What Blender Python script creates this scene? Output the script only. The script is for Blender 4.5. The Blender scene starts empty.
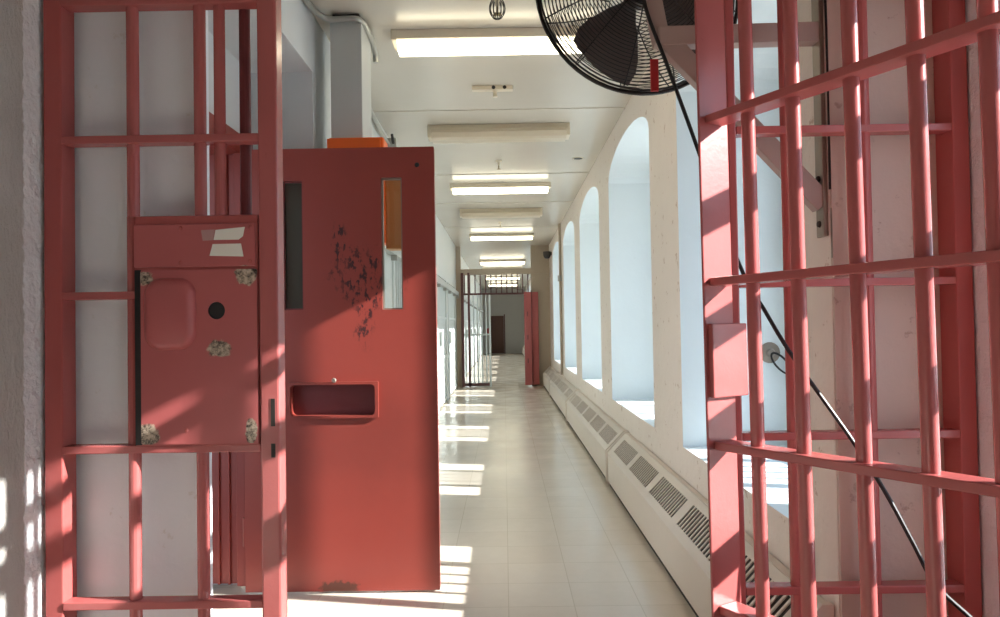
import bpy, bmesh, math, random
from mathutils import Vector, Matrix
random.seed(7)
SC = bpy.context.scene
COL = SC.collection
PI = math.pi

# ------------------------------------------------------------------ helpers
def obj(name, bm, m, parent=None, smooth=False, shift=None):
    me = bpy.data.meshes.new(name)
    bmesh.ops.recalc_face_normals(bm, faces=bm.faces)
    if shift is not None:
        bmesh.ops.translate(bm, verts=bm.verts, vec=shift)
    bm.to_mesh(me); bm.free()
    o = bpy.data.objects.new(name, me)
    COL.objects.link(o)
    for mm in (m if isinstance(m, (list, tuple)) else [m]):
        me.materials.append(mm)
    if smooth:
        for p in me.polygons: p.use_smooth = True
        try: me.set_sharp_from_angle(angle=math.radians(38))
        except Exception: pass
    if parent is not None: o.parent = parent
    return o

def tag(o, label, cat, group=None, kind=None):
    o['label'] = label; o['category'] = cat
    if group: o['group'] = group
    if kind: o['kind'] = kind
    return o

def thing(name, label, cat, loc=(0, 0, 0), group=None, kind=None):
    o = bpy.data.objects.new(name, None); COL.objects.link(o)
    o.location = loc; o.empty_display_size = .1
    return tag(o, label, cat, group, kind)

class Root:
    """a thing whose parts are written in world coordinates"""
    def __init__(self, name, label, cat, loc, group=None, kind=None):
        self.o = thing(name, label, cat, loc, group, kind); self.s = -Vector(loc)
    def part(self, name, bm, m, parent=None, smooth=False):
        return obj(name, bm, m, parent or self.o, smooth, self.s)

def copy_tree(o, parent=None):
    c = o.copy(); COL.objects.link(c)
    if parent is not None: c.parent = parent
    for ch in [x for x in bpy.data.objects if x.parent == o]:
        copy_tree(ch, c)
    return c

def new(): return bmesh.new()

def box(bm, x0, x1, y0, y1, z0, z1, bev=0, mi=0, mat=None):
    vs = [bm.verts.new(v) for v in ((x0,y0,z0),(x1,y0,z0),(x1,y1,z0),(x0,y1,z0),(x0,y0,z1),(x1,y0,z1),(x1,y1,z1),(x0,y1,z1))]
    fs = [bm.faces.new([vs[i] for i in f]) for f in ((0,3,2,1),(4,5,6,7),(0,1,5,4),(1,2,6,5),(2,3,7,6),(3,0,4,7))]
    for f in fs: f.material_index = mi
    if bev:
        es = list({e for f in fs for e in f.edges})
        r = bmesh.ops.bevel(bm, geom=es, offset=bev, segments=2, affect='EDGES', profile=.5)
        vs = list({v for f in r['faces'] for v in f.verts} | {v for v in vs if v.is_valid})
    if mat is not None:
        bmesh.ops.transform(bm, matrix=mat, verts=[v for v in vs if v.is_valid])
    return bm

def boxm(*a, **k): return box(new(), *a, **k)

def tube(bm, pts, r, n=12, cap=True, closed=False):
    pts = [Vector(p) for p in pts]; N = len(pts)
    rs = r if isinstance(r, (list, tuple)) else [r]*N
    rings = []; up = None
    for i, p in enumerate(pts):
        if closed: d = pts[(i+1) % N] - pts[i-1]
        else: d = pts[min(i+1, N-1)] - pts[max(i-1, 0)]
        d.normalize()
        if up is None:
            up = Vector((0,0,1)) if abs(d.z) < .9 else Vector((1,0,0))
        a = up - d*up.dot(d)
        if a.length < 1e-5: a = d.orthogonal()
        a.normalize(); b = d.cross(a); up = a
        rings.append([bm.verts.new(p + a*(rs[i]*math.cos(2*PI*k/n)) + b*(rs[i]*math.sin(2*PI*k/n))) for k in range(n)])
    M = N if closed else N-1
    for i in range(M):
        A, B = rings[i], rings[(i+1) % N]
        for k in range(n):
            bm.faces.new((A[k], A[(k+1) % n], B[(k+1) % n], B[k]))
    if cap and not closed:
        bm.faces.new(rings[0][::-1]); bm.faces.new(rings[-1])
    return bm

def bar(p0, p1, r, n=14): return tube(new(), [p0, p1], r, n)

def lathe(bm, prof, n=24, mat=None):
    """prof: (radius, z) pairs round the z axis"""
    rings = []
    for r, z in prof:
        if r < 1e-6: rings.append([bm.verts.new((0,0,z))])
        else: rings.append([bm.verts.new((r*math.cos(2*PI*k/n), r*math.sin(2*PI*k/n), z)) for k in range(n)])
    vs = [v for r in rings for v in r]
    for A, B in zip(rings, rings[1:]):
        for k in range(n):
            if len(A) == 1 and len(B) == 1: continue
            if len(A) == 1: bm.faces.new((A[0], B[k], B[(k+1) % n]))
            elif len(B) == 1: bm.faces.new((A[k], A[(k+1) % n], B[0]))
            else: bm.faces.new((A[k], A[(k+1) % n], B[(k+1) % n], B[k]))
    if mat is not None: bmesh.ops.transform(bm, matrix=mat, verts=vs)
    return bm

def rect(x0, x1, z0, z1, r=0, n=5):
    if r <= 0: return [(x0,z0),(x1,z0),(x1,z1),(x0,z1)]
    P = []
    for cx, cz, a in ((x1-r,z0+r,-90),(x1-r,z1-r,0),(x0+r,z1-r,90),(x0+r,z0+r,180)):
        for k in range(n+1):
            t = math.radians(a + 90*k/n); P.append((cx+r*math.cos(t), cz+r*math.sin(t)))
    return P

def circ(cx, cz, r, n=24): return [(cx+r*math.cos(2*PI*k/n), cz+r*math.sin(2*PI*k/n)) for k in range(n)]

def plate(bm, outer, holes, y0, y1):
    """a flat plate in the xz plane from y0 (front) to y1 with real holes"""
    def fill(y):
        loops = []; es = []
        for L in [outer]+holes:
            vs = [bm.verts.new((x, y, z)) for x, z in L]; loops.append(vs)
            es += [bm.edges.new((vs[i], vs[(i+1) % len(vs)])) for i in range(len(vs))]
        bmesh.ops.triangle_fill(bm, edges=es, use_beauty=True, use_dissolve=False)
        return loops
    A = fill(y0); B = fill(y1)
    for a, b in zip(A, B):
        n = len(a)
        for i in range(n): bm.faces.new((a[i], a[(i+1) % n], b[(i+1) % n], b[i]))
    return bm

def prism(bm, poly, y0, y1, axis='y', mi=0):
    """extrude a convex-ish 2-D outline; axis y: poly is (x,z); axis x: poly is (y,z)"""
    f = (lambda p, t: (p[0], t, p[1])) if axis == 'y' else (lambda p, t: (t, p[0], p[1]))
    a = [bm.verts.new(f(p, y0)) for p in poly]; b = [bm.verts.new(f(p, y1)) for p in poly]
    n = len(poly)
    fs = [bm.faces.new(a), bm.faces.new(b[::-1])]
    for i in range(n): fs.append(bm.faces.new((a[i], b[i], b[(i+1) % n], a[(i+1) % n])))
    for q in fs: q.material_index = mi
    return bm

# ------------------------------------------------------------------ materials
def s2l(c):
    return tuple(((x/255)/12.92 if x/255 <= .04045 else ((x/255+.055)/1.055)**2.4) for x in c) + (1,)

class NT:
    def __init__(self, name):
        self.m = bpy.data.materials.new(name); self.m.use_nodes = True
        self.t = self.m.node_tree; self.n = self.t.nodes; self.l = self.t.links
        self.n.clear()
        self.out = self.n.new('ShaderNodeOutputMaterial')
        self.p = self.n.new('ShaderNodeBsdfPrincipled')
        self.l.new(self.p.outputs[0], self.out.inputs[0])
        self.co = self.n.new('ShaderNodeTexCoord').outputs['Object']
    def link(self, a, b): self.l.new(a, b)
    def noise(self, scale, detail=4, rough=.55, stretch=None, dist=0):
        t = self.n.new('ShaderNodeTexNoise')
        t.inputs['Scale'].default_value = scale; t.inputs['Detail'].default_value = detail
        t.inputs['Roughness'].default_value = rough; t.inputs['Distortion'].default_value = dist
        co = self.co
        if stretch:
            mp = self.n.new('ShaderNodeMapping'); mp.inputs['Scale'].default_value = stretch
            self.link(co, mp.inputs[0]); co = mp.outputs[0]
        self.link(co, t.inputs['Vector'])
        return t.outputs[0]
    def ramp(self, v, lo, hi, a=0, b=1):
        r = self.n.new('ShaderNodeMapRange'); r.inputs[1].default_value = lo; r.inputs[2].default_value = hi
        r.inputs[3].default_value = a; r.inputs[4].default_value = b; r.interpolation_type = 'SMOOTHSTEP'
        self.link(v, r.inputs[0]); return r.outputs[0]
    def math(self, op, a, b=None):
        q = self.n.new('ShaderNodeMath'); q.operation = op
        for i, v in enumerate((a, b)):
            if v is None: continue
            if isinstance(v, (int, float)): q.inputs[i].default_value = v
            else: self.link(v, q.inputs[i])
        return q.outputs[0]
    def mix(self, f, a, b):
        q = self.n.new('ShaderNodeMix'); q.data_type = 'RGBA'
        if isinstance(f, (int, float)): q.inputs[0].default_value = f
        else: self.link(f, q.inputs[0])
        for i, v in ((6, a), (7, b)):
            if isinstance(v, tuple): q.inputs[i].default_value = v
            else: self.link(v, q.inputs[i])
        return q.outputs[2]
    def bump(self, h, strength, dist=.01):
        b = self.n.new('ShaderNodeBump'); b.inputs['Strength'].default_value = strength; b.inputs['Distance'].default_value = dist
        self.link(h, b.inputs['Height']); self.link(b.outputs[0], self.p.inputs['Normal'])
    def blob(self, c, size, ns, amp=.8, soft=.12):
        """mask of one worn patch: centre c and half-size in object space (y ignored), ragged by noise ns"""
        sub = self.n.new('ShaderNodeVectorMath'); sub.operation = 'SUBTRACT'; self.link(self.co, sub.inputs[0]); sub.inputs[1].default_value = (c[0], 0, c[1])
        mul = self.n.new('ShaderNodeVectorMath'); mul.operation = 'MULTIPLY'; self.link(sub.outputs[0], mul.inputs[0]); mul.inputs[1].default_value = (1/size[0], 0, 1/size[1])
        ln = self.n.new('ShaderNodeVectorMath'); ln.operation = 'LENGTH'; self.link(mul.outputs[0], ln.inputs[0])
        d = self.math('ADD', ln.outputs['Value'], self.math('MULTIPLY', self.math('SUBTRACT', ns, .5), amp*2))
        return self.ramp(d, 1-soft, 1+soft, 1, 0)
    def base(self, c):
        if isinstance(c, tuple): self.p.inputs['Base Color'].default_value = c
        else: self.link(c, self.p.inputs['Base Color'])
    def set(self, rough=.5, metal=0, spec=.5, coat=0):
        self.p.inputs['Roughness'].default_value = rough; self.p.inputs['Metallic'].default_value = metal
        self.p.inputs['Specular IOR Level'].default_value = spec; self.p.inputs['Coat Weight'].default_value = coat
        return self

def paint(name, c, rough=.4, var=.12, scale=6, bump=.15, bscale=40, dirt=None, dirt_amt=.5, thr=(.62,.7), dscale=9, metal=0, dist=.004):
    t = NT(name); c1 = s2l(c); c2 = tuple(x*(1-var) for x in c1[:3])+(1,)
    col = t.mix(t.noise(scale, 5), c1, c2)
    if dirt is not None:
        col = t.mix(t.math('MULTIPLY', t.ramp(t.noise(dscale, 8, .7), *thr), dirt_amt), col, s2l(dirt))
    t.base(col); t.set(rough, metal)
    if bump: t.bump(t.noise(bscale, 6, .6), bump, dist)
    return t.m

def emit(name, c, strength):
    t = NT(name); t.p.inputs['Emission Color'].default_value = s2l(c); t.p.inputs['Emission Strength'].default_value = strength
    t.base(s2l((240,238,225))); t.set(.4)
    return t.m

RED = (180,70,70)
M = {}
M['red'] = paint('red_gate_paint', (176,93,91), .24, .14, 5, .12, 55, (120,48,46), .5, (.66,.74), 14)
M['redframe'] = paint('red_frame_paint', (174,84,81), .4, .15, 5, .12, 50, (110,40,38), .4, (.64,.74), 12)
M['jamb'] = paint('brick_red_paint', (142,54,46), .45, .15, 4, .1, 50)
M['jambdark'] = paint('dark_red_paint', (112,40,42), .5, .15, 4, .1, 50)

def lockmat():
    t = NT('red_lock_paint'); ns = t.noise(38, 6, .65)
    c1 = s2l((180,95,94)); col = t.mix(t.noise(4, 5), c1, s2l((168,84,84)))
    chips = [((-.349+.0,.0),(.001,.001))]
    t.base(col)
    # worn patches of bare metal, in the lock box's own coordinates (x, z)
    m = None
    for c, s in LOCK_CHIPS:
        b = t.blob(c, s, ns, .75)
        m = b if m is None else t.math('MAXIMUM', m, b)
    metal = t.mix(t.ramp(t.noise(70, 5, .7), .35, .65), s2l((52,40,32)), s2l((196,178,158)))
    col2 = t.mix(m, col, metal)
    sc = t.math('MULTIPLY', t.blob((-.925, 1.195), (.1,.03), t.noise(20,5), .7, .5), t.ramp(t.noise(60,6,.7,(1,1,3)), .5,.62))
    col3 = t.mix(t.math('MULTIPLY', sc, .55), col2, s2l((120,88,78)))
    t.base(col3); t.set(.36); t.bump(t.noise(45,5), .12, .004)
    return t.m

def doormat():
    t = NT('red_door_paint')
    col = t.mix(t.noise(3, 5), s2l((146,62,52)), s2l((134,53,45)))
    ns = t.noise(9, 5)
    streak = t.ramp(t.noise(26, 7, .72, (1.5,1,.7)), .515, .56)
    a = t.blob((.62, 1.55), (.17,.15), ns, .8, .3)
    b = t.blob((.48, 1.72), (.035,.10), ns, .6, .3)
    c = t.blob((.60, 1.34), (.05,.12), ns, .9, .4)
    m = t.math('MULTIPLY', t.math('MAXIMUM', a, t.math('MAXIMUM', b, c)), streak)
    col = t.mix(t.math('MULTIPLY', m, .92), col, s2l((38,20,24)))
    smear = t.math('MULTIPLY', t.blob((.62,.72), (.3,.2), t.noise(5,4), .9, .8), .28)
    col = t.mix(smear, col, s2l((92,40,34)))
    rust = t.math('MULTIPLY', t.blob((.46,.03), (.09,.03), t.noise(40,6), .9, .2), .9)
    col = t.mix(rust, col, s2l((74,44,34)))
    marks = t.math('MULTIPLY', t.ramp(t.noise(7, 9, .75), .68, .72), .5)
    col = t.mix(marks, col, s2l((96,34,32)))
    t.base(col); t.set(.42); t.bump(t.noise(22,5), .06, .004)
    return t.m

M['wall'] = paint('cream_painted_plaster', (240,229,220), .6, .09, 2.5, .35, 14, (170,134,110), .6, (.60,.645), 11, dist=.012)
M['reveal'] = paint('pale_blue_white_plaster', (228,237,240), .55, .05, 3, .3, 12, (200,205,205), .3, (.64,.72), 8, dist=.01)
M['wallw'] = paint('white_painted_plaster', (236,240,246), .55, .06, 3, .4, 9, (190,184,170), .3, (.61,.66), 9, dist=.012)
M['pier'] = paint('pinkish_cream_plaster', (206,186,174), .6, .07, 2.5, .35, 12, (140,108,94), .5, (.60,.65), 10, dist=.012)
M['recess'] = paint('grey_blue_white_plaster', (214,218,220), .6, .05, 3, .2, 10)
M['duct'] = paint('grey_enamel', (190,192,189), .45, .05, 3, .05, 20)
M['cellwall'] = paint('cell_white_paint', (222,226,222), .5, .06, 3, .1, 14)
M['cellbar'] = paint('cell_white_bar_paint', (218,226,224), .4, .08, 5, .05, 30)
M['track'] = paint('silver_track_paint', (190,194,192), .35, .06, 5, 0)
M['maroon'] = paint('maroon_gate_paint', (98,58,56), .45, .1, 5, 0)
M['beige'] = paint('beige_beam_paint', (186,170,150), .5, .1, 5, .1)
M['endwall'] = paint('grey_end_wall_paint', (188,186,182), .55, .06, 3, .05)
M['brown'] = paint('brown_door_paint', (96,60,46), .5, .1, 5, 0)
M['orange'] = paint('orange_plastic', (246,108,28), .45, .08, 6, 0)
M['paleorange'] = paint('pale_orange_slit_tint', (214,158,96), .5, .1, 6, 0)
M['heater'] = paint('heater_cream_enamel', (226,214,202), .38, .06, 4, .05, 20, (150,120,96), .4, (.68,.75), 10)
M['heatslat'] = paint('heater_slat_enamel', (198,186,172), .4, .08, 5, 0)
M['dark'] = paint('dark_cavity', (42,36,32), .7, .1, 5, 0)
M['black'] = paint('black_rubber', (22,21,22), .45, .1, 5, 0)
M['fanwire'] = paint('black_fan_wire', (30,25,24), .38, .1, 5, 0)
M['blade'] = paint('dark_fan_blade', (92,82,78), .4, .1, 3, 0)
M['bracket'] = paint('mauve_tan_bracket_paint', (178,154,146), .5, .1, 6, .08)
M['plate'] = paint('steel_plate', (150,138,126), .45, .12, 8, .05, metal=.3)
M['galv'] = paint('galvanised_conduit', (176,176,170), .35, .1, 8, 0, metal=.5)
M['housing'] = paint('light_housing_enamel', (226,214,192), .35, .04, 4, 0)
M['lobbyback'] = paint('fill_cutting_dark_grey', (92,90,88), .6, .1, 3, .1, 10)  # unseen wall, darkened to cut fill light on the bars
M['lens'] = emit('lit_light_lens', (255,244,212), 6.5)
M['lensoff'] = paint('unlit_light_lens', (214,200,176), .3, .05, 6, 0)
M['white'] = paint('white_paper', (226,222,212), .7, .06, 10, 0)
M['whitefade'] = paint('torn_grey_paper', (178,136,134), .7, .1, 12, 0)
M['winframe'] = paint('white_window_frame', (222,224,224), .45, .05, 5, 0)
M['redtag'] = paint('red_tag', (176,36,40), .5, .1, 5, 0)
M['brass'] = paint('brass_sprinkler', (150,130,90), .35, .1, 8, 0, metal=.7)
M['camera'] = paint('dark_camera_housing', (46,40,38), .4, .1, 5, 0)
M['asphalt'] = paint('pale_outdoor_concrete', (176,174,168), .8, .1, 1, 0)

def stucco():
    t = NT('rough_grey_stucco')
    n1 = t.noise(38, 8, .7, (1,1,.45)); n2 = t.noise(5, 4)
    col = t.mix(n2, s2l((206,203,198)), s2l((184,180,174)))
    # a clean white painted band against the steel frame (starts 9 cm before it)
    sep = t.n.new('ShaderNodeSeparateXYZ'); t.link(t.co, sep.inputs[0])
    yy = t.math('ADD', sep.outputs[1], t.math('MULTIPLY', t.math('SUBTRACT', t.noise(30,4), .5), .035))
    band = t.ramp(yy, STUCCO_EDGE-.004, STUCCO_EDGE+.004)
    col = t.mix(band, col, s2l((226,228,230)))
    t.base(col); t.set(.75)
    h = t.mix(band, n1, t.noise(22,5))
    t.bump(h, 1.0, .02)
    return t.m
STUCCO_EDGE = 2.03
M['stucco'] = stucco()
def stucco2():
    t = NT('white_stucco'); col = t.mix(t.noise(6,5), s2l((246,247,250)), s2l((228,230,234)))
    t.base(col); t.set(.6); t.bump(t.noise(26,8,.65), .9, .018); return t.m
M['stuccow'] = stucco2()

def ceilmat():
    t = NT('glossy_cream_ceiling'); col = t.mix(t.noise(1.2,5), s2l((216,210,198)), s2l((206,198,184)))
    col = t.mix(t.math('MULTIPLY', t.ramp(t.noise(6,8,.7),.66,.74), .3), col, s2l((190,170,140)))
    t.base(col); t.set(.22, 0, .5); t.bump(t.noise(3,3), .12, .01); return t.m
M['ceil'] = ceilmat()

def floormat():
    t = NT('polished_cream_floor_tile')
    b = t.n.new('ShaderNodeTexBrick'); b.offset = 0; b.squash = 1
    b.inputs['Color1'].default_value = s2l((226,215,200)); b.inputs['Color2'].default_value = s2l((222,210,194))
    b.inputs['Mortar'].default_value = s2l((204,192,172)); b.inputs['Scale'].default_value = 1
    b.inputs['Mortar Size'].default_value = .0025; b.inputs['Brick Width'].default_value = .305; b.inputs['Row Height'].default_value = .305
    t.link(t.co, b.inputs['Vector'])
    col = t.mix(t.math('MULTIPLY', t.noise(14,6,.65), .35), b.outputs[0], s2l((196,184,166)))
    t.base(col); t.set(.2, 0, .5)
    t.link(t.ramp(t.noise(3,4), .3,.7,.14,.26), t.p.inputs['Roughness'])
    t.bump(t.noise(2.2,2), .04, .01); return t.m
M['floor'] = floormat()

def glassmat(name, tint, gloss=.08, frost=0):
    m = bpy.data.materials.new(name); m.use_nodes = True; n = m.node_tree.nodes; l = m.node_tree.links; n.clear()
    out = n.new('ShaderNodeOutputMaterial'); tr = n.new('ShaderNodeBsdfTransparent'); gl = n.new('ShaderNodeBsdfGlossy')
    tr.inputs[0].default_value = tint; gl.inputs['Roughness'].default_value = .03
    mx = n.new('ShaderNodeMixShader'); mx.inputs[0].default_value = gloss
    l.new(tr.outputs[0], mx.inputs[1]); l.new(gl.outputs[0], mx.inputs[2]); last = mx.outputs[0]
    if frost:
        tl = n.new('ShaderNodeBsdfTranslucent'); tl.inputs[0].default_value = (.85,.88,.9,1)
        m2 = n.new('ShaderNodeMixShader'); m2.inputs[0].default_value = frost
        l.new(last, m2.inputs[1]); l.new(tl.outputs[0], m2.inputs[2]); last = m2.outputs[0]
    l.new(last, out.inputs[0]); return m
M['glass'] = glassmat('window_glass', (.95,.97,.98,1))
M['frost'] = glassmat('frosted_window_glass', (.9,.93,.95,1), .05, .3)  # frosted to dim the middle of each floor sun patch
M['darkbackglass'] = paint('dark_backed_slit_glass', (70,68,60), .12, .25, 5, 0)  # opaque; the dark behind the glass is put into its colour
M['clearglass'] = glassmat('clear_slit_glass', (.96,.97,.96,1), .05)

# ------------------------------------------------------------------ dimensions
XR, XL, ZC = 1.0, -1.03, 3.04      # corridor right and left walls, ceiling
YP = 2.1                           # plane of the barred partition
XO = 1.36                          # lobby half width
YE = 34.0                          # far end wall

# ------------------------------------------------------------------ shell
def struct(name, bm, m, label, cat, parent=None, smooth=False):
    return tag(obj(name, bm, m, parent, smooth), label, cat, kind='structure')

struct('floor', boxm(-3.2, 1.75, -3.2, YE+.3, -.1, 0), M['floor'], 'polished cream tiled floor running down the corridor', 'floor')
struct('ceiling', boxm(-3.2, 1.75, -3.2, YE+.3, ZC, ZC+.1), M['ceil'], 'glossy cream ceiling over the corridor', 'ceiling')
struct('ground_outside', boxm(1.8, 60, -30, 70, -.6, -.5), M['asphalt'], 'pale ground outside the windows', 'ground')

WINS = [(2.48,4.09),(4.86,6.75),(7.45,9.35),(10.05,11.95),(12.65,14.55)]
y = 16.4
while y < 32: WINS.append((y, y+1.9)); y += 2.6
SILL, SPR, RISE, TH = .60, 2.62, .23, .7

def arch_wall(x0, x1, ya, yb, wins, sill, spr, rise, ztop, mi_wall=0, mi_rev=1):
    bm = new(); N = 14
    def quad(*p): return bm.faces.new([bm.verts.new(q) for q in p])
    def piece(yA, yB, zA, zB):
        for x in (x0, x1): quad((x,yA,zA),(x,yB,zA),(x,yB,zB),(x,yA,zB))
    cur = ya
    for w0, w1 in wins:
        piece(cur, w0, 0, ztop); piece(w0, w1, 0, sill)
        pts = [(w0+(w1-w0)*(1-math.cos(PI*k/N))/2, spr+rise*math.sin(PI*k/N)) for k in range(N+1)]
        for (a, za), (b, zb) in zip(pts, pts[1:]):
            for x in (x0, x1): quad((x,a,za),(x,b,zb),(x,b,ztop),(x,a,ztop))
            quad((x0,a,za),(x0,b,zb),(x1,b,zb),(x1,a,za)).material_index = mi_rev
        for yy in (w0, w1): quad((x0,yy,sill),(x1,yy,sill),(x1,yy,spr),(x0,yy,spr)).material_index = mi_rev
        quad((x0,w0,sill),(x1,w0,sill),(x1,w1,sill),(x0,w1,sill)).material_index = mi_rev
        cur = w1
    piece(cur, yb, 0, ztop)
    for yy in (ya, yb): quad((x0,yy,0),(x1,yy,0),(x1,yy,ztop),(x0,yy,ztop))
    bmesh.ops.remove_doubles(bm, verts=bm.verts, dist=1e-4)
    return bm

struct('wall_right', arch_wall(XR, XR+TH, 2.2, YE, WINS, SILL, SPR, RISE, ZC), [M['wall'], M['reveal']],
       'cream plaster wall with deep arched window openings', 'wall')
LOB = (.95, 1.955)
LOB2 = [(-1.3,.15)]  # unseen window added to bring more daylight into the lobby
struct('wall_right_lobby', arch_wall(XO+.014, XO+.134, -3.0, 2.18, LOB2+[LOB], .45, 2.4, .22, ZC), [M['stuccow'], M['stuccow']],
       'rough white stucco wall beside the open barred gate', 'wall')

def window(i, w0, w1, x, sill, spr, rise, label, layout='lites'):
    """arched timber frame with mullions, transoms and panes, set at depth x"""
    N = 14; r = thing('window_%d' % i, label, 'window', (x, (w0+w1)/2, sill), kind='structure')
    cy = (w0+w1)/2; hw = (w1-w0)/2
    def loc(y): return y-cy
    out = [(-hw+.004, .004)] + [(-hw*math.cos(PI*k/N)*.997, spr-sill-.004+rise*math.sin(PI*k/N)) for k in range(N+1)] + [(hw-.004, .004)]
    top = spr-sill-.02
    if layout == 'lites':
        c = .26; e = min(.62, hw-.12)  # unseen glazing, shaped to throw the striped sun patches on the floor
        holes = [[(-e, .12), (-c-.07, .12), (-c-.07, top), (-e, top)],
                 [(-c, .12), (c, .12), (c, top), (-c, top)],
                 [(c+.07, .12), (e, .12), (e, top), (c+.07, top)]]
        bm = plate(new(), out, holes, -.035, .035)
        bmesh.ops.rotate(bm, cent=(0,0,0), matrix=Matrix.Rotation(PI/2, 3, 'Z'), verts=bm.verts)
        obj('window_frame', bm, M['winframe'], r)
        for q in (-.13, 0, .13):
            mb = boxm(-.012, .012, q-.012, q+.012, .12, top); obj('muntin', mb, M['winframe'], r)
        pl = [(h, M['frost'] if j == 1 and i > 1 else M['glass']) for j, h in enumerate(holes)]
    else:
        holes = []
        zs = [.1, .40, .66, 1.02, 1.30, 1.62, top]
        cols = [(-hw+.05, -.03), (.03, hw-.035)]
        for a, b in zip(zs, zs[1:]):
            for p, q in cols: holes.append([(p, a), (q, a), (q, b-.07), (p, b-.07)])
        bm = plate(new(), out, holes, -.03, .03)
        bmesh.ops.rotate(bm, cent=(0,0,0), matrix=Matrix.Rotation(PI/2, 3, 'Z'), verts=bm.verts)
        obj('window_frame', bm, M['winframe'], r)
        pl = [([(-hw+.07,.1),(hw-.07,.1),(hw-.07,top),(-hw+.07,top)], M['glass'])]
    for h, m in pl:
        xs = [p[0] for p in h]; zz = [p[1] for p in h]
        obj('pane', boxm(-.003,.003,min(xs),max(xs),min(zz),max(zz)), m, r)

for i, (a, b) in enumerate(WINS):
    where = ('first arched window beyond the gate, seen through its bars' if i == 0 else
             '%s arched window along the corridor past the gate' % ['','second','third','fourth','fifth','sixth','seventh','eighth','ninth','tenth','eleventh','twelfth'][i])
    window(i+1, a, b, XR+TH-.06, SILL, SPR, RISE, where)
window(len(WINS)+1, LOB[0], LOB[1], XO+.099, .45, 2.4, .22, 'lobby window letting the sun onto the gate', 'grid')

for j, (a, b) in enumerate(LOB2):
    window(len(WINS)+2+j, a, b, XO+.099, .45, 2.4, .22, ['added unseen lobby window for daylight, behind the viewer'][j], 'grid')
# masonry ends facing the lobby
bm = boxm(XR+.001, XO+.4, 2.185, 2.199, 0, ZC)
struct('wall_front_right', bm, M['pier'], 'pinkish cream wall behind the barred panel beside the gate', 'wall')
struct('wall_front_left', boxm(-XO-.4, -.915, 2.2, 2.24, 0, ZC), M['wallw'], 'white wall behind the barred panel with the lock box', 'wall')
struct('wall_left_lobby', boxm(-XO-.4, -XO, -3.0, 2.2, 0, ZC), M['stucco'], 'rough grey stucco wall with white band beside red steel post', 'wall')
struct('wall_back', boxm(-XO-.4, XO+.4, -3.2, -3.0, 0, ZC), M['lobbyback'], 'unseen lobby wall opposite the corridor, kept dark to cut fill light', 'wall')

# left wall: doorway recess (2.45..3.92), then solid pier, then cell fronts
RB = -1.37
bm = new()
box(bm, RB, XL, 2.245, 3.92, 2.71, ZC)                       # lintel over the recess
box(bm, -1.6, RB, 2.245, 3.92, 2.28, ZC)                      # wall over the door frame
box(bm, -1.6, RB, 2.245, 2.60, 0, 2.28)
box(bm, -1.6, RB, 3.70, 3.92, 0, 2.28)
struct('wall_left', bm, M['recess'], 'white wall recess around the open steel door', 'wall')
struct('wall_left_pier', boxm(-1.6, XL, 3.92, 4.45, 0, ZC), M['recess'], 'white pier behind the open steel door', 'wall')
struct('wall_left_room', boxm(-3.0, -2.9, 2.2, YE, 0, ZC), M['cellwall'], 'pale rear wall inside the cells', 'wall')
struct('wall_left_header', boxm(-1.16, XL, 4.45, YE, 2.12, ZC), M['cellwall'], 'white wall band above the cell fronts', 'wall')
struct('wall_end', boxm(-3.0, 1.5, YE, YE+.2, 0, ZC), M['endwall'], 'pale grey wall closing the far corridor', 'wall')

# red door frame of the recess
r = Root('door_frame', 'dark red steel door frame set in the white recess', 'door frame', (-1.37, 3.6, 0), kind='structure')
r.part('header', boxm(-1.59, -1.315, 2.30, 3.66, 2.19, 2.29, .004), M['jamb'])
bm = boxm(-1.58, -1.272, 3.625, 3.665, 0.03, 2.29, .004)
for xx in (-1.50, -1.452, -1.40): box(bm, xx, xx+.012, 3.612, 3.63, .03, 2.19, .002)
box(bm, -1.345, -1.30, 3.585, 3.63, .03, 2.19, .004)
r.part('far_jamb', bm, M['jamb'])
r.part('near_jamb', boxm(-1.42, -1.33, 2.56, 2.62, 0, 2.19, .003), M['jamb'])

# ------------------------------------------------------------------ steel door, swung open across the corridor
DX0, DX1, DY = -1.29, -.335, 3.55
r = Root('steel_door', 'heavy red steel cell door with two slits and a food slot, standing open', 'door', (DX0, DY, 0), kind='thing')
W = DX1-DX0
slitL = rect(DX0+.200, DX0+.300, 1.395, 2.035, .006)
slitR = rect(DX0+.690, DX0+.793, 1.390, 2.045, .006)
slot = rect(DX0+.232, DX0+.650, .872, 1.025, .022)
M['door'] = doormat()
r.part('door_panel', plate(new(), rect(DX0, DX1, .012, 2.195, .004), [slitL, slitR, slot], DY, DY+.045), M['door'])
for L, g, fm, lab in ((slitL, M['darkbackglass'], M['jambdark'], 'dark glazed slit'), (slitR, M['clearglass'], M['plate'], 'clear glazed slit')):
    xs = [p[0] for p in L]; zs = [p[1] for p in L]
    a, b, c, d = min(xs), max(xs), min(zs), max(zs)
    f = r.part('slit_frame', plate(new(), rect(a+.0005, b-.0005, c+.0005, d-.0005), [rect(a+.007, b-.007, c+.008, d-.008)], DY+.012, DY+.04), fm)
    p = r.part('slit_glass', boxm(a+.006, b-.006, DY+.022, DY+.028, c+.006, d-.006), g, f)
    f['label'] = lab
f = r.part('food_slot', plate(new(), rect(DX0+.218, DX0+.666, .860, 1.038, .004), [slot], DY-.014, DY-.0005), M['door'])
bm = new(); a, b, c, d = DX0+.232, DX0+.650, .872, 1.025
box(bm, a-.01, b+.01, DY+.052, DY+.06, c-.01, d+.01)
r.part('slot_flap', bm, M['jambdark'], f)
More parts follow.
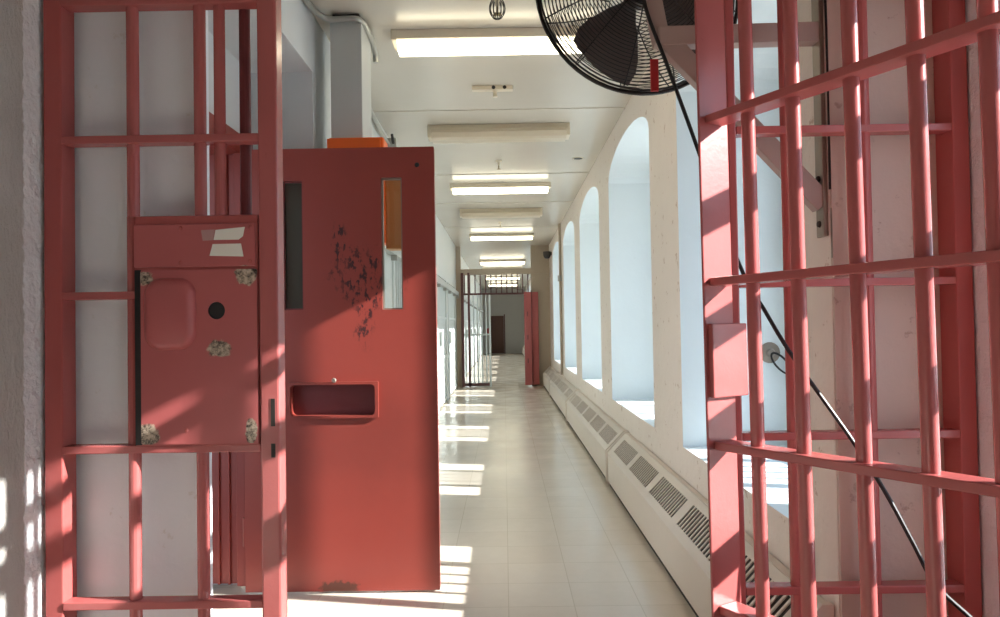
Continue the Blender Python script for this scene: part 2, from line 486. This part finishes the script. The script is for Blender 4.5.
r.part('slot_latch', lathe(new(), [(0,.006),(.008,.006),(.012,0),(0,0)], 12, Matrix.Translation((DX0+.45, DY-.014, 1.046)) @ Matrix.Rotation(PI/2,4,'X')), M['plate'], f)
r.part('bolt_hole', lathe(new(), [(0,.003),(.009,.003),(.012,0),(0,0)], 12, Matrix.Translation((DX1-.085, DY, 2.105)) @ Matrix.Rotation(PI/2,4,'X')), M['black'])
for z in (.3, 1.1, 1.9):
    r.part('hinge', tube(new(), [(DX0-.008, DY+.03, z-.07), (DX0-.008, DY+.03, z+.07)], .014, 10), M['jamb'])

# ------------------------------------------------------------------ left barred panel with its lock box
RZ = [.03, .505, .957, 1.407, 1.866, 2.275, 2.72]
LOCK_CHIPS = [((-1.045,1.455),(.022,.02)), ((-.748,1.462),(.032,.028)), ((-.83,1.247),(.034,.024)), ((-1.035,1.0),(.03,.03)), ((-.738,1.005),(.017,.035))]
LP = (-1.0, YP, 0)
def shiftchips(p): return [((c[0]-p[0], c[1]), s) for c, s in LOCK_CHIPS]
_c = LOCK_CHIPS; LOCK_CHIPS = shiftchips(LP)
def lockmat_fix():
    return lockmat()
import types
r = Root('barred_screen', 'fixed red barred panel carrying a big lock box, against white wall', 'barred panel', LP)
R = M['red']
bm = new(); box(bm, -1.347, -1.294, YP, YP+.07, 0, ZC-.01, .004)
r.part('frame_post', bm, M['redframe'])
bm = new(); box(bm, -.712, -.655, YP-.012, YP+.05, 0, ZC-.01, .006)
st = r.part('lock_stile', bm, R)
r.part('strike_slot', boxm(-.680, -.668, YP-.0135, YP-.011, 1.02, 1.10), M['dark'], st)
r.part('strike_slot', boxm(-.680, -.668, YP-.0135, YP-.011, .93, .97), M['dark'], st)
for i, z in enumerate(RZ):
    x1 = -.712
    if i == 3: x1 = -1.075
    r.part('rail', boxm(-1.294, x1, YP-.004, YP+.046, z-.0115, z+.0115, .003), R)
def bars_between(x, segs, name='bar', rad=.0175, y=YP+.022):
    for a, b in segs: r.part(name, bar((x, y, a), (x, y, b), rad), R)
bars_between(-1.093, [(.0, .955), (1.64, ZC-.02)])
r.part('bar', bar((-1.098, YP+.03, .955), (-1.098, YP+.03, 1.64), .0175), R)
bars_between(-.893, [(.0, .955), (1.63, ZC-.02)])
r.part('lock_rod', bar((-.834, YP+.022, 1.62), (-.834, YP+.022, ZC-.02), .0165), R)
r.part('lock_rod', bar((-.770, YP+.055, 1.62), (-.770, YP+.055, ZC-.02), .0165), M['jambdark'])
M['lock'] = lockmat()
lb = r.part('lock_box', boxm(-1.078, -.716, YP-.004, YP+.10, .965, 1.638, .004), M['redframe'])
up = r.part('upper_plate', boxm(-1.076, -.722, YP-.012, YP-.004, 1.487, 1.612, .002), M['lock'], lb)
ac, bc, cc, dc = -1.058, -.718, .972, 1.478
cp = r.part('cover_plate', plate(new(), rect(ac, bc, cc, dc, .006), [circ(-.837, 1.358, .0255)], YP-.010, YP-.004), M['lock'], lb)
# deep keyhole behind the round opening, a dark gap down the cover's edge
r.part('keyhole', lathe(new(), [(.0262,0),(.0262,-.003),(0,-.003)], 24, Matrix.Translation((-.837, YP-.0075, 1.358)) @ Matrix.Rotation(PI/2,4,'X')), M['black'], lb)
r.part('cover_gap', boxm(-1.0775, -1.059, YP-.0055, YP-.0035, .97, 1.48), M['black'], lb)
# raised rounded bulge
bm = new()
prof = [(0, 0), (.006, .006), (.012, .018), (.016, .024)]
loops = []
for ins, dep in [(0,0),(.004,.010),(.012,.019),(.022,.023)]:
    L = rect(-1.046+ins, -.896-ins, 1.245+ins, 1.455-ins, max(.05-ins*.6,.02), 7)
    loops.append([bm.verts.new((x, YP-.010-dep, z)) for x, z in L])
for A, B in zip(loops, loops[1:]):
    for k in range(len(A)): bm.faces.new((A[k], A[(k+1) % len(A)], B[(k+1) % len(A)], B[k]))
bm.faces.new(loops[-1])
r.part('raised_bulge', bm, M['lock'], lb, True)
for sx, sz in ((-.94,1.60),(-.735,1.60),(-.94,1.50),(-.737,1.50),(-.928,1.012)):
    r.part('rivet', lathe(new(), [(0,.003),(.005,.002),(.007,0)], 10, Matrix.Translation((sx, YP-.012 if sz > 1.4 else YP-.010, sz)) @ Matrix.Rotation(PI/2,4,'X')), M['redframe'], lb)
def poly_plate(P, y0, y1): return prism(new(), P, y0, y1)
def LX(px): return (px-507)/720*(YP-.013)
def LZ(px, py): return 1.3 + ((326+(507-px)*.0159)-py)/720*(YP-.013)
def pxpoly(L): return [(LX(a), LZ(a, b)) for a, b in L]
r.part('paper_label', poly_plate(pxpoly([(216.5,239.6),(218.5,229.5),(248,226.5),(246,236),(241.5,239.3)]), YP-.0132, YP-.0121), M['white'], lb)
r.part('paper_label', poly_plate(pxpoly([(212.3,255.6),(215.5,243.8),(244,243.2),(246.5,256.3)]), YP-.0132, YP-.0121), M['white'], lb)
s = r.part('paper_label', poly_plate(pxpoly([(205.5,240.5),(203.8,229.8),(218,229),(216,239.8)]), YP-.0131, YP-.0121), M['whitefade'], lb)
s['label'] = 'torn greyish label remnant'
LOCK_CHIPS = _c

# ------------------------------------------------------------------ right barred panel
r = Root('barred_screen', 'fixed red barred panel behind the open gate, against pinkish wall', 'barred panel', (1.0, YP, 0))
r.part('frame_post', boxm(1.317, 1.367, YP, YP+.085, 0, ZC-.01, .004), M['redframe'])
r.part('hinge_stile', boxm(.662, .688, YP, YP+.05, 0, ZC-.01, .005), R)
for z in [.03, .520, .966, 1.412, 1.862, 2.29, 2.72]:
    r.part('rail', boxm(.688, 1.317, YP, YP+.048, z-.0115, z+.0115, .003), R)
for x in (.842, 1.07):
    r.part('bar', bar((x, YP+.022, 0), (x, YP+.022, ZC-.02), .0175), R)

# ------------------------------------------------------------------ open gate: local x runs from the far hinge stile towards the near end
ang = math.atan2(-.857, .515)
g = thing('barred_gate', 'large red barred gate swung open towards the viewer', 'gate', (.602, 1.985, 0))
g.rotation_euler = (0, -math.radians(.55), ang)
GH = 2.75
gw = .056
st = obj('end_stile', boxm(-.008, .0, -gw, gw, .02, GH, .003), R, g)
pl = obj('strike_plate', boxm(-.0, .016, -gw+.010, gw+.035, 1.095, 1.297, .003), R, g)
for i, z in enumerate([.075, .520, .964, 1.412, 1.862, 2.29, 2.70]):
    obj('rail', boxm(0, 1.30, -.034, .034, z-.0115, z+.0115, .003), R, g)
for s_ in (.118, .256, .412, .560, .70, .84, .98, 1.12):
    obj('bar', bar((s_, 0, .03), (s_, 0, GH), .0178, 16), R, g, True)
obj('end_stile', boxm(1.30, 1.312, -gw, gw, .02, GH, .003), R, g)

# ------------------------------------------------------------------ wall fan
FC = Vector((.483, 2.47, 2.445))
r = Root('wall_fan', 'black caged fan on a tan arm above the gate', 'fan', tuple(FC))
ax = Vector((-.12, 1, -.04)).normalized()         # blows down the corridor
F = ax.to_track_quat('Z', 'Y').to_matrix().to_4x4(); F.translation = FC
def guard(sign, n):
    bm = new(); R0 = .352
    prof = []
    for k in range(n):
        t = k/(n-1); rr = .075+(R0-.075)*t
        z = sign*(.105 - .085*(t**2.2)); prof.append((rr, z))
    for rr, z in prof:
        m_ = 56
        tube(bm, [F @ Vector((rr*math.cos(2*PI*j/m_), rr*math.sin(2*PI*j/m_), z)) for j in range(m_)], .0018 if rr < R0-.01 else .004, 5, closed=True)
    for j in range(12):
        a = 2*PI*j/12+.2
        tube(bm, [F @ Vector((rr*math.cos(a), rr*math.sin(a), z-sign*.003)) for rr, z in prof[::2]+[prof[-1]]], .0026, 5)
    return bm
r.part('rear_guard', guard(-1, 27), M['fanwire'])
r.part('front_guard', guard(1, 20), M['fanwire'])
bm = new(); tube(bm, [F @ Vector((.357*math.cos(2*PI*j/64), .357*math.sin(2*PI*j/64), 0)) for j in range(64)], .0072, 8, closed=True)
r.part('guard_rim', bm, M['fanwire'], None, True)
r.part('motor', lathe(new(), [(0,-.20),(.05,-.20),(.075,-.185),(.082,-.15),(.082,-.07),(.07,-.05),(.03,-.045),(0,-.045)], 28, F), M['fanwire'], None, True)
r.part('hub', lathe(new(), [(0,.05),(.04,.045),(.055,.02),(.055,-.03),(0,-.04)], 24, F), M['blade'], None, True)
for b_ in range(4):
    a0 = 2*PI*b_/4 + .50
    bm = new(); nr, na = 7, 7; gr = []
    for i in range(nr):
        rr = .05+.265*i/(nr-1); half = .36+.36*math.sin(PI*min(1,(i/(nr-1))*.75+.1))
        half = min(half, .68)
        row = []
        for k in range(na):
            t = k/(na-1)*2-1
            row.append((rr, a0+t*half*(.75 if i else .9), -.045*t*(.5+.5*i/(nr-1))))
        gr.append(row)
    for off in (0, .003):
        V = [[bm.verts.new(F @ Vector((rr*math.cos(a), rr*math.sin(a), z+off))) for rr, a, z in row] for row in gr]
        for i in range(nr-1):
            for k in range(na-1): bm.faces.new((V[i][k], V[i][k+1], V[i+1][k+1], V[i+1][k]))
    r.part('blade', bm, M['blade'], None, True)
# arm: horizontal bar, diagonal brace, wall plate, fork
def beam(p0, p1, w, h, up=(0,0,1)):
    p0, p1 = Vector(p0), Vector(p1); d = (p1-p0); L = d.length; d.normalize()
    s = d.cross(Vector(up)).normalized(); u = s.cross(d)
    m_ = Matrix((d, s, u)).transposed().to_4x4(); m_.translation = p0
    return boxm(0, L, -w/2, w/2, -h/2, h/2, .003, mat=m_)
PA = Vector((.995, 2.235, 2.195)); PE = Vector((.50, 2.26, 2.20))
r.part('arm', beam(PE, PA, .05, .060), M['bracket'])
br = r.part('brace', beam((.525, 2.26, 2.19), (.995, 2.235, 1.66), .045, .062), M['bracket'])
r.part('fork', beam((.512, 2.265, 2.18), (.480, 2.30, 2.42), .05, .045, (0,1,0)), M['bracket'])
wp = r.part('mounting_plate', boxm(.985, .999, 2.207, 2.262, 1.56, 2.36, .003), M['plate'])
for z in (1.60, 1.74, 2.18, 2.32):
    r.part('bolt', lathe(new(), [(0,.008),(.008,.008),(.011,0)], 6, Matrix.Translation((.985, 2.235, z)) @ Matrix.Rotation(-PI/2,4,'Y')), M['dark'], wp)
tg = new(); box(tg, .492, .518, 2.34, 2.352, 2.06, 2.165, .002)
t_ = r.part('tag', tg, M['redtag']); t_['label'] = 'small red tag'

# fan cable: hangs down and swings forward through the bars
def cam_pt(px, py, d):
    """point at depth d along the line of sight of a photo pixel"""
    return Vector(((px-507)/720*d, d, 1.3+((326+(507-px)*.0159)-py)/720*d))
def smooth_path(P, n=8):
    out = []; Q = [P[0]]+P+[P[-1]]
    for i in range(1, len(Q)-2):
        a, b, c, d = Q[i-1], Q[i], Q[i+1], Q[i+2]
        for k in range(n):
            t = k/n
            out.append(.5*((2*b)+(-a+c)*t+(2*a-5*b+4*c-d)*t*t+(-a+3*b-3*c+d)*t**3))
    out.append(P[-1]); return out
P = [FC + Vector((.0,-.20,-.01)), cam_pt(653,-2,2.24), cam_pt(675,64,2.235), cam_pt(697,128,2.23), cam_pt(742,262,2.2), cam_pt(768,312,2.15), cam_pt(795,358,2.06),
     cam_pt(850,438,1.99), cam_pt(882,490,1.95), cam_pt(908,540,1.92), cam_pt(930,582,1.90), cam_pt(965,616,1.88), cam_pt(1010,660,1.84)]
P += [Vector((1.31, 1.72, .22)), Vector((1.33,1.6,.02))]
c = obj('power_cable', tube(new(), smooth_path(P), .0062, 8), M['black'], None, True)
tag(c, 'thin black cable hanging from the fan down through the bars', 'cable')
# wall cord and plate at the corner of the pier
r = Root('wall_conduit', 'thin black cord running down the wall corner to a steel plate', 'conduit', (1.0, 2.19, 1.6))
r.part('cord', tube(new(), [(.997, 2.19, 2.33), (1.0, 2.19, 2.0), (.998, 2.19, 1.70)], .004, 8), M['black'])
r.part('cover_plate', boxm(1.0, 1.045, 2.186, 2.199, 1.49, 1.645, .003), M['plate'])

# window latch with a loop of cord
r = Root('window_latch', 'small dark latch with a hanging cord loop on the nearest window', 'window latch', (1.52, 4.06, 1.10))
r.part('latch_plate', lathe(new(), [(0,.03),(.018,.03),(.026,.012),(.05,.006),(.06,0),(0,0)], 18, Matrix.Translation((1.50, 4.088, 1.125)) @ Matrix.Rotation(PI/2,4,'X')), M['plate'], None, True)
lp = [Vector((1.53-.02*math.cos(t)+.035*math.sin(t)+.02*(1-math.cos(t)), 4.05-.01*math.sin(t), 1.125-.06*(1-math.cos(t)))) for t in [2*PI*k/24 for k in range(24)]]
r.part('cord_loop', tube(new(), lp, .006, 6, closed=True), M['black'], None, True)

# ------------------------------------------------------------------ ceiling lights
def light_fix(Y, lit, label, group):
    r = Root('ceiling_light', label, 'ceiling light', (-.02, Y, ZC), group)
    hw = .61
    bm = new(); box(bm, -.02-hw, -.02+hw, Y-.085, Y+.085, ZC-.055, ZC, .006)
    r.part('housing', bm, M['housing'])
    pr = [(-.115,-.045),(-.125,-.075),(-.105,-.115),(-.06,-.125),(.06,-.125),(.105,-.115),(.125,-.075),(.115,-.045)]
    if lit: pr = [(-.062,-.05),(-.066,-.075),(-.06,-.10),(-.045,-.113),(.045,-.113),(.06,-.10),(.066,-.075),(.062,-.05)]
    bm = new(); prism(bm, [(Y+a, ZC+b) for a, b in pr], -.02-hw+.03, -.02+hw-.03, axis='x')
    r.part('lens', bm, M['lens'] if lit else M['lensoff'])
    for s in (-1, 1):
        x0 = -.02+s*(hw-.03); x1 = -.02+s*(hw+.004)
        bm = new(); box(bm, min(x0,x1), max(x0,x1), Y-.088, Y+.088, ZC-.105 if not lit else ZC-.06, ZC, .004)
        r.part('end_cap', bm, M['housing'])
lit = [4.25, 8.8, 13.6, 19.0, 21.5, 25.2, 29.5]
names = ['lit ceiling light partly behind the fan, nearest the gate', 'second lit ceiling light down the corridor from the gate', 'third lit ceiling light down the corridor, before the far bars',
         'first lit ceiling light beyond the far barred partition', 'second lit ceiling light beyond the far barred partition', 'third lit ceiling light beyond the far barred partition', 'last lit ceiling light, next to the far end wall']
for Y, nme in zip(lit, names): light_fix(Y, True, nme, 'lit ceiling lights')
for Y, nme in ((6.25, 'unlit ceiling light between the first two lit ones'), (10.7, 'unlit ceiling light between the second and third lit ones')): light_fix(Y, False, nme, 'unlit ceiling lights')

# sprinklers
def sprinkler(x, Y, label, cage):
    r = Root('sprinkler', label, 'sprinkler', (x, Y, ZC), 'ceiling sprinklers')
    mt = Matrix.Translation((x, Y, ZC))
    r.part('escutcheon', lathe(new(), [(0,0),(.035,0),(.03,-.012),(.012,-.018),(.012,-.05),(0,-.05)], 18, mt), M['housing'], None, True)
    r.part('nozzle', lathe(new(), [(.006,-.05),(.006,-.085),(.022,-.088),(.022,-.092),(0,-.092)], 14, mt), M['brass'])
    if cage:
        bm = new()
        for k in range(6):
            a = PI*k/6
            tube(bm, [(x+.042*math.cos(a)*math.sin(t), Y+.042*math.sin(a)*math.sin(t), ZC-.06+.058*math.cos(t)) for t in [2*PI*j/20 for j in range(20)]], .0025, 5, closed=True)
        r.part('wire_cage', bm, M['fanwire'])
sprinkler(-.01, 3.78, 'caged sprinkler on the ceiling before the nearest light', True)
sprinkler(-.03, 7.55, 'small ceiling sprinkler before the second lit ceiling light', False)
sprinkler(-.04, 12.0, 'tiny ceiling sprinkler before the third lit ceiling light', False)
r = Root('junction_plate', 'narrow ceiling plate with two holes between the nearest lights', 'ceiling plate', (-.06, 5.2, ZC))
r.part('plate', boxm(-.205, .09, 5.17, 5.23, ZC-.03, ZC, .004), M['housing'])
for xx in (-.05, .03): r.part('hole', lathe(new(), [(0,-.002),(.012,-.002),(.014,0)], 10, Matrix.Translation((xx, 5.17, ZC-.015)) @ Matrix.Rotation(PI/2,4,'X') @ Matrix.Rotation(PI,4,'X')), M['dark'])
r.part('sprinkler_head', lathe(new(), [(0,-.03),(.016,-.03),(.012,-.06),(.02,-.075),(0,-.08)], 12, Matrix.Translation((-.04, 5.2, ZC))), M['housing'])
# ceiling seams as shallow battens
for i, Y in enumerate((5.75, 8.2, 10.1, 12.6)):
    o = struct('trim_%d' % (i+1), boxm(XL, XR, Y, Y+.05, ZC-.006, ZC), M['ceil'], 'thin flat seam batten across the ceiling', 'trim'); o['group'] = 'ceiling seams'

# duct column, conduit, orange box
r = Root('duct_column', 'square grey duct column against the white wall behind the door', 'column', (-.89, 4.1, 0), kind='structure')
r.part('shaft', boxm(-.936, -.762, 3.94, 4.22, 0, ZC-.022, .004), M['duct'])
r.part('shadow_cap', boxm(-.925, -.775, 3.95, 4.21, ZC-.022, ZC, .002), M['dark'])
pp = [Vector(q) for q in ((-1.005, 2.6, 3.01), (-1.005, 3.6, 3.01), (-1.0, 3.78, 3.01), (-.975, 3.87, 3.005), (-.93, 3.91, 2.995), (-.83, 3.918, 3.0), (-.775, 3.93, 3.0), (-.755, 4.0, 2.995), (-.752, 4.2, 2.985), (-.75, 4.30, 2.95), (-.75,4.31,2.90))]
c = tag(obj('conduit_pipe', tube(new(), smooth_path(pp, 5), .016, 10), M['galv'], None, True), 'bent steel conduit pipe wrapping the top of the grey column', 'pipe')
r = Root('wall_conduit', 'long thin conduit along the ceiling edge ending in a clamp', 'conduit', (-1.0, 5.5, 2.95))
r.part('pipe', tube(new(), [(-1.005, 4.75, 2.99), (-1.005, 5.3, 2.99), (-1.0, 5.9, 2.93), (-1.0, 6.35, 2.92)], .019, 10), M['galv'], None, True)
bm = new(); box(bm, -1.028, -.93, 6.33, 6.39, 2.83, 2.98, .006); r.part('clamp', bm, M['galv'])
r.part('clamp_bolt', bar((-.955, 6.33, 2.93), (-.955, 6.26, 2.99), .012, 8), M['dark'])
r = Root('orange_box', 'bright orange box on the column, just showing over the red door', 'box', (-.77, 3.87, 1.72))
r.part('case', boxm(-.920, -.624, 3.80, 3.94, 1.75, 2.315, .01), M['orange'])
r.part('slit_tint_block', boxm(-.624, -.535, 3.83, 3.93, 1.72, 2.12, .006), M['paleorange'])  # added block carrying the pale reflected orange of the door slit
r.part('lid', boxm(-.924, -.640, 3.792, 3.80, 1.77, 2.307, .003), M['orange'])

# ------------------------------------------------------------------ baseboard heaters along the right wall
def heater(y0, y1, label):
    r = Root('baseboard_heater', label, 'heater', (.9, (y0+y1)/2, 0), 'heaters along the windows')
    xf, xb = .817, XR-.004
    poly = [(xf, .03), (xf+.006, .03), (xf+.006, .262), (xf, .262)]
    bm = new(); box(bm, xf, xf+.012, y0, y1, .035, .262, .003); r.part('front_panel', bm, M['heater'])
    bm = new()
    for yy in (y0, y1-.03):
        prism(bm, [(xf-.006,.01),(xb,.01),(xb,.425),(xb-.03,.425),(xf-.006,.272)], yy, yy+.03)
    # separate caps
    bm.free()
    for yy in (y0-.004, y1-.026):
        bm = new(); prism(bm, [(xf-.007,.012),(xb,.012),(xb,.43),(xb-.035,.43),(xf-.007,.276)], yy, yy+.03); r.part('end_cap', bm, M['heater'])
    bm = new(); prism(bm, [(xf+.014,.0),(xb,.0),(xb,.40),(xb-.035,.40),(xf+.014,.262)], y0+.03, y1-.03); r.part('core', bm, M['dark'])
    # sloped grille: margins plus groups of slats
    a = Vector((xf+.001, 0, .263)); b = Vector((xb-.034, 0, .416)); d = (b-a); L = d.length; d.normalize(); nrm = Vector((-d.z, 0, d.x))
    m_ = Matrix((d, Vector((0,1,0)), nrm)).transposed().to_4x4(); m_.translation = a
    bm = new(); m0, m1 = .045, L-.04
    box(bm, 0, m0, y0+.026, y1-.026, 0, .005, mat=m_); box(bm, m1, L, y0+.026, y1-.026, 0, .005, mat=m_)
    yy = y0+.026; grp = .60
    while yy < y1-.03:
        e = min(yy+.10, y1-.026); box(bm, m0, m1, yy, e, 0, .005, mat=m_); yy = e
        ge = min(yy+grp, y1-.12)
        while yy < ge-.03:
            box(bm, m0, m1, yy+.028, min(yy+.042, y1-.026), 0, .005, mat=m_); yy += .042
        if ge >= y1-.13: box(bm, m0, m1, yy, y1-.026, 0, .005, mat=m_); break
    r.part('grille', bm, M['heater'])
    r.part('top_ledge', boxm(xb-.034, xb, y0+.026, y1-.026, .405, .421, .002), M['heater'])
heater(2.23, 5.85, 'cream baseboard heater under the nearest windows, slots visible')
heater(5.9, 9.7, 'second baseboard heater along the window wall')
heater(9.75, 13.3, 'third baseboard heater along the window wall')
heater(13.35, 15.4, 'short baseboard heater just before the far red door')
heater(16.0, 24.5, 'baseboard heater beyond the far red door')
heater(24.55, 33.5, 'baseboard heater nearest the far end wall')

# small dome camera, dark vent on the right
r = Root('security_camera', 'small dark camera high on the wall by the far red door', 'camera', (.93, 14.75, 2.75))
r.part('mount', boxm(.93, .996, 14.72, 14.78, 2.74, 2.80, .004), M['camera'])
r.part('dome', lathe(new(), [(0,-.1),(.05,-.085),(.075,-.04),(.08,0),(.08,.05),(0,.06)], 18, Matrix.Translation((.90, 14.75, 2.76))), M['camera'], None, True)
r = Root('ceiling_vent', 'small dark oval hole in the ceiling near the window wall', 'vent', (.80, 7.5, ZC))
r.part('rim', lathe(new(), [(.03,-.004),(.055,-.004),(.058,0)], 16, Matrix.Translation((.80, 7.5, ZC))), M['housing'])
r.part('hole', lathe(new(), [(0,-.006),(.045,-.006),(.05,0)], 16, Matrix.Translation((.80, 7.5, ZC))), M['black'])
r = Root('pipe_riser', 'thin vertical pipe on the pier before the far red door', 'pipe', (.95, 11.0+1.35, .5))
r.part('pipe', bar((.975, 12.35, .45), (.975, 12.35, 3.05), .022, 10), M['beige'])
r.part('valve', lathe(new(), [(0,.05),(.035,.05),(.035,-.05),(0,-.05)], 12, Matrix.Translation((.965, 12.35, 2.1))), M['galv'])

# ------------------------------------------------------------------ cell fronts on the left
def cell_front(y0, y1, label):
    r = Root('cell_front', label, 'barred cell front', (XL, (y0+y1)/2, 0), 'white barred cell fronts')
    B = M['cellbar']
    for yy in (y0, y1-.07): r.part('post', boxm(XL-.05, XL+.02, yy, yy+.07, 0, 2.115, .004), B)
    for z in (.06, .80, 1.45, 2.07): r.part('rail', boxm(XL-.03, XL+.012, y0+.07, y1-.07, z-.02, z+.02, .003), B)
    n = int((y1-y0-.14)/.13)
    for k in range(1, n):
        yy = y0+.07+(y1-y0-.14)*k/n
        r.part('bar', bar((XL-.008, yy, .04), (XL-.008, yy, 2.1), .013, 8), B)
    r.part('lock_cover', boxm(XL+.012, XL+.05, y0+.45, y0+.65, 1.0, 1.22, .004), B)
def solid(y0, y1, i):
    struct('wall_left_mullion' if i == 0 else 'wall_left_mullion', boxm(-2.9, XL, y0, y1, 0, 2.12), M['cellwall'], 'white wall pier between two cells', 'wall')['group'] = 'piers between cells'
yy = 4.45; k = 0
ords = ['first','second','third','fourth','fifth','sixth','seventh','eighth','ninth','tenth','eleventh','twelfth','thirteenth']
while yy < 15.0:
    cell_front(yy, yy+1.75, '%s white barred cell front counting from the red door' % ords[k])
    solid(yy+1.75, yy+2.18, k); yy += 2.18; k += 1
yy = 15.9; k = 0
while yy < 32.5:
    cell_front(yy, yy+2.4, '%s white barred cell front beyond the far barred partition' % ords[k])
    solid(yy+2.4, min(yy+2.9, YE), k); yy += 2.9; k += 1
for a, b, lab in ((4.5, 15.3, 'pale silver door track along the cells before the far bars'), (15.9, 33.5, 'pale door track along the cells beyond the far bars')):
    r = Root('door_track', lab, 'door track', (XL+.04, (a+b)/2, 1.97))
    r.part('channel', boxm(XL+.022, XL+.075, a, b, 1.95, 2.035, .004), M['track'])
    q = a+.8
    while q < b:
        r.part('hanger', boxm(XL+.03, XL+.085, q, q+.05, 1.90, 1.95, .003), M['galv']); q += 1.1

# ------------------------------------------------------------------ far barred partition and red door at 15.6 m
YB = 15.6
struct('beam', boxm(XL, XR, YB-.03, YB+.15, 2.42, 2.54), M['beige'], 'beige beam across the corridor over the far bars', 'beam')
struct('column_far_right', boxm(.60, XR, YB+.02, YB+.25, 0, ZC), M['beige'], 'beige pier behind the far red door', 'column')
struct('column_far_left', boxm(XL, -.93, YB+.0, YB+.2, 0, ZC), M['beige'], 'narrow beige pier at the far bars beside cells', 'column')
r = Root('transom_grille', 'row of dark bars above the far opening', 'barred transom', (0, YB, 2.35))
r.part('rail', boxm(-.92, .59, YB, YB+.05, 1.98, 2.02, .003), M['maroon'])
for k in range(13):
    x = -.85+k*.115
    r.part('bar', bar((x, YB+.025, 2.02), (x, YB+.025, 2.42), .012, 8), M['maroon'])
r = Root('barred_screen', 'maroon barred panel left of the far opening beside the cells', 'barred panel', (-.6, YB, 0))
r.part('post', boxm(-.925, -.865, YB-.07, YB-.01, 0, 2.46, .003), M['maroon'])
r.part('post', boxm(-.78, -.735, YB-.07, YB-.01, 0, 2.46, .003), M['maroon'])
r.part('post', boxm(-.33, -.29, YB-.07, YB-.01, 0, 1.98, .003), M['cellbar'])
r.part('bottom_rail', boxm(-.865, -.33, YB-.07, YB-.02, .015, .075, .003), M['maroon'])
r.part('rail', boxm(-.865, -.33, YB-.06, YB-.03, 1.1, 1.14, .003), M['cellbar'])
for k in range(4):
    x = -.66+k*.09
    r.part('bar', bar((x, YB-.045, .07), (x, YB-.045, 1.98), .013, 8), M['cellbar'])
r = Root('steel_door', 'narrow red steel door standing at the far barred opening', 'door', (.57, YB-.1, 0), kind='thing')
r.part('door_panel', boxm(.43, .585, YB-.20, YB-.14, .03, 2.02, .004), M['red'])
r.part('side_panel', boxm(.60, .74, YB-.12, YB-.06, .03, 2.02, .004), M['redframe'])
r.part('hinge_post', boxm(.585, .60, YB-.15, YB-.02, 0, 2.06, .003), M['jambdark'])
for z in (.55, 1.05, 1.55):
    r.part('handle', bar((.50, YB-.22, z-.05), (.50, YB-.22, z+.05), .012, 8), M['jambdark'])
# end door
r = Root('door_1', 'brown door at the far end of the corridor', 'door', (-.35, YE, 0), kind='structure')
r.part('door_leaf', boxm(-.62, -.02, YE-.05, YE-.006, .02, 1.78, .004), M['brown'])
r.part('door_casing', boxm(-.72, -.63, YE-.07, YE-.005, 0, 1.85, .004), M['jambdark'])
r.part('door_casing', boxm(-.01, .04, YE-.07, YE-.005, 0, 1.85, .004), M['maroon'])
r = Root('wall_box', 'small red box on the frame of the far brown door', 'wall box', (-.75, YE-.1, 1.05))
r.part('case', boxm(-.86, -.70, YE-.13, YE-.08, .85, 1.2, .006), M['redtag'])
r.part('case_lid', boxm(-.85, -.71, YE-.14, YE-.131, .87, 1.18, .004), M['redtag'])
struct('baseboard_right', boxm(XR-.012, XR, 15.0, 16.0, 0, .1), M['beige'], 'short beige baseboard by the far red door', 'baseboard')

# ------------------------------------------------------------------ sun and sky
w = bpy.data.worlds.new('sky'); SC.world = w; w.use_nodes = True
nt = w.node_tree; nt.nodes.clear()
wo = nt.nodes.new('ShaderNodeOutputWorld'); bg = nt.nodes.new('ShaderNodeBackground')
tc = nt.nodes.new('ShaderNodeTexCoord'); sp = nt.nodes.new('ShaderNodeSeparateXYZ'); cr = nt.nodes.new('ShaderNodeValToRGB')
nt.links.new(tc.outputs['Generated'], sp.inputs[0]); nt.links.new(sp.outputs[2], cr.inputs[0])
cr.color_ramp.elements[0].position = 0; cr.color_ramp.elements[0].color = (.82,.91,1,1)
cr.color_ramp.elements[1].position = .7; cr.color_ramp.elements[1].color = (.45,.68,1,1)
nt.links.new(cr.outputs[0], bg.inputs[0]); bg.inputs[1].default_value = 3.2
nt.links.new(bg.outputs[0], wo.inputs[0])
sl = bpy.data.lights.new('sun', 'SUN'); sl.energy = 25; sl.angle = math.radians(.6); sl.color = (1,.96,.90)
so = bpy.data.objects.new('sun', sl); COL.objects.link(so)
so.rotation_euler = Vector((-1,.2,-.495)).to_track_quat('-Z','Y').to_euler()
so.location = (10, -2, 6)

# ------------------------------------------------------------------ camera
cam = bpy.data.cameras.new('camera'); co = bpy.data.objects.new('camera', cam); COL.objects.link(co)
cam.sensor_width = 36; cam.lens = 720/1000*36; cam.shift_y = .004; cam.clip_start = .02; cam.clip_end = 200
co.matrix_world = Matrix.Translation((0,0,1.3)) @ Matrix.Rotation(math.atan(4/720),4,'Z') @ Matrix.Rotation(PI/2+math.atan(13.5/720),4,'X') @ Matrix.Rotation(-math.radians(.91),4,'Z')
SC.camera = co
vs = SC.view_settings
vs.view_transform = 'Standard'; vs.look = 'None'; vs.gamma = 1; vs.use_curve_mapping = False; vs.exposure = -.1
SC.cycles.use_denoising = True
SC.cycles.max_bounces = 10; SC.cycles.diffuse_bounces = 6; SC.cycles.transparent_max_bounces = 12
SC.cycles.sample_clamp_indirect = 8
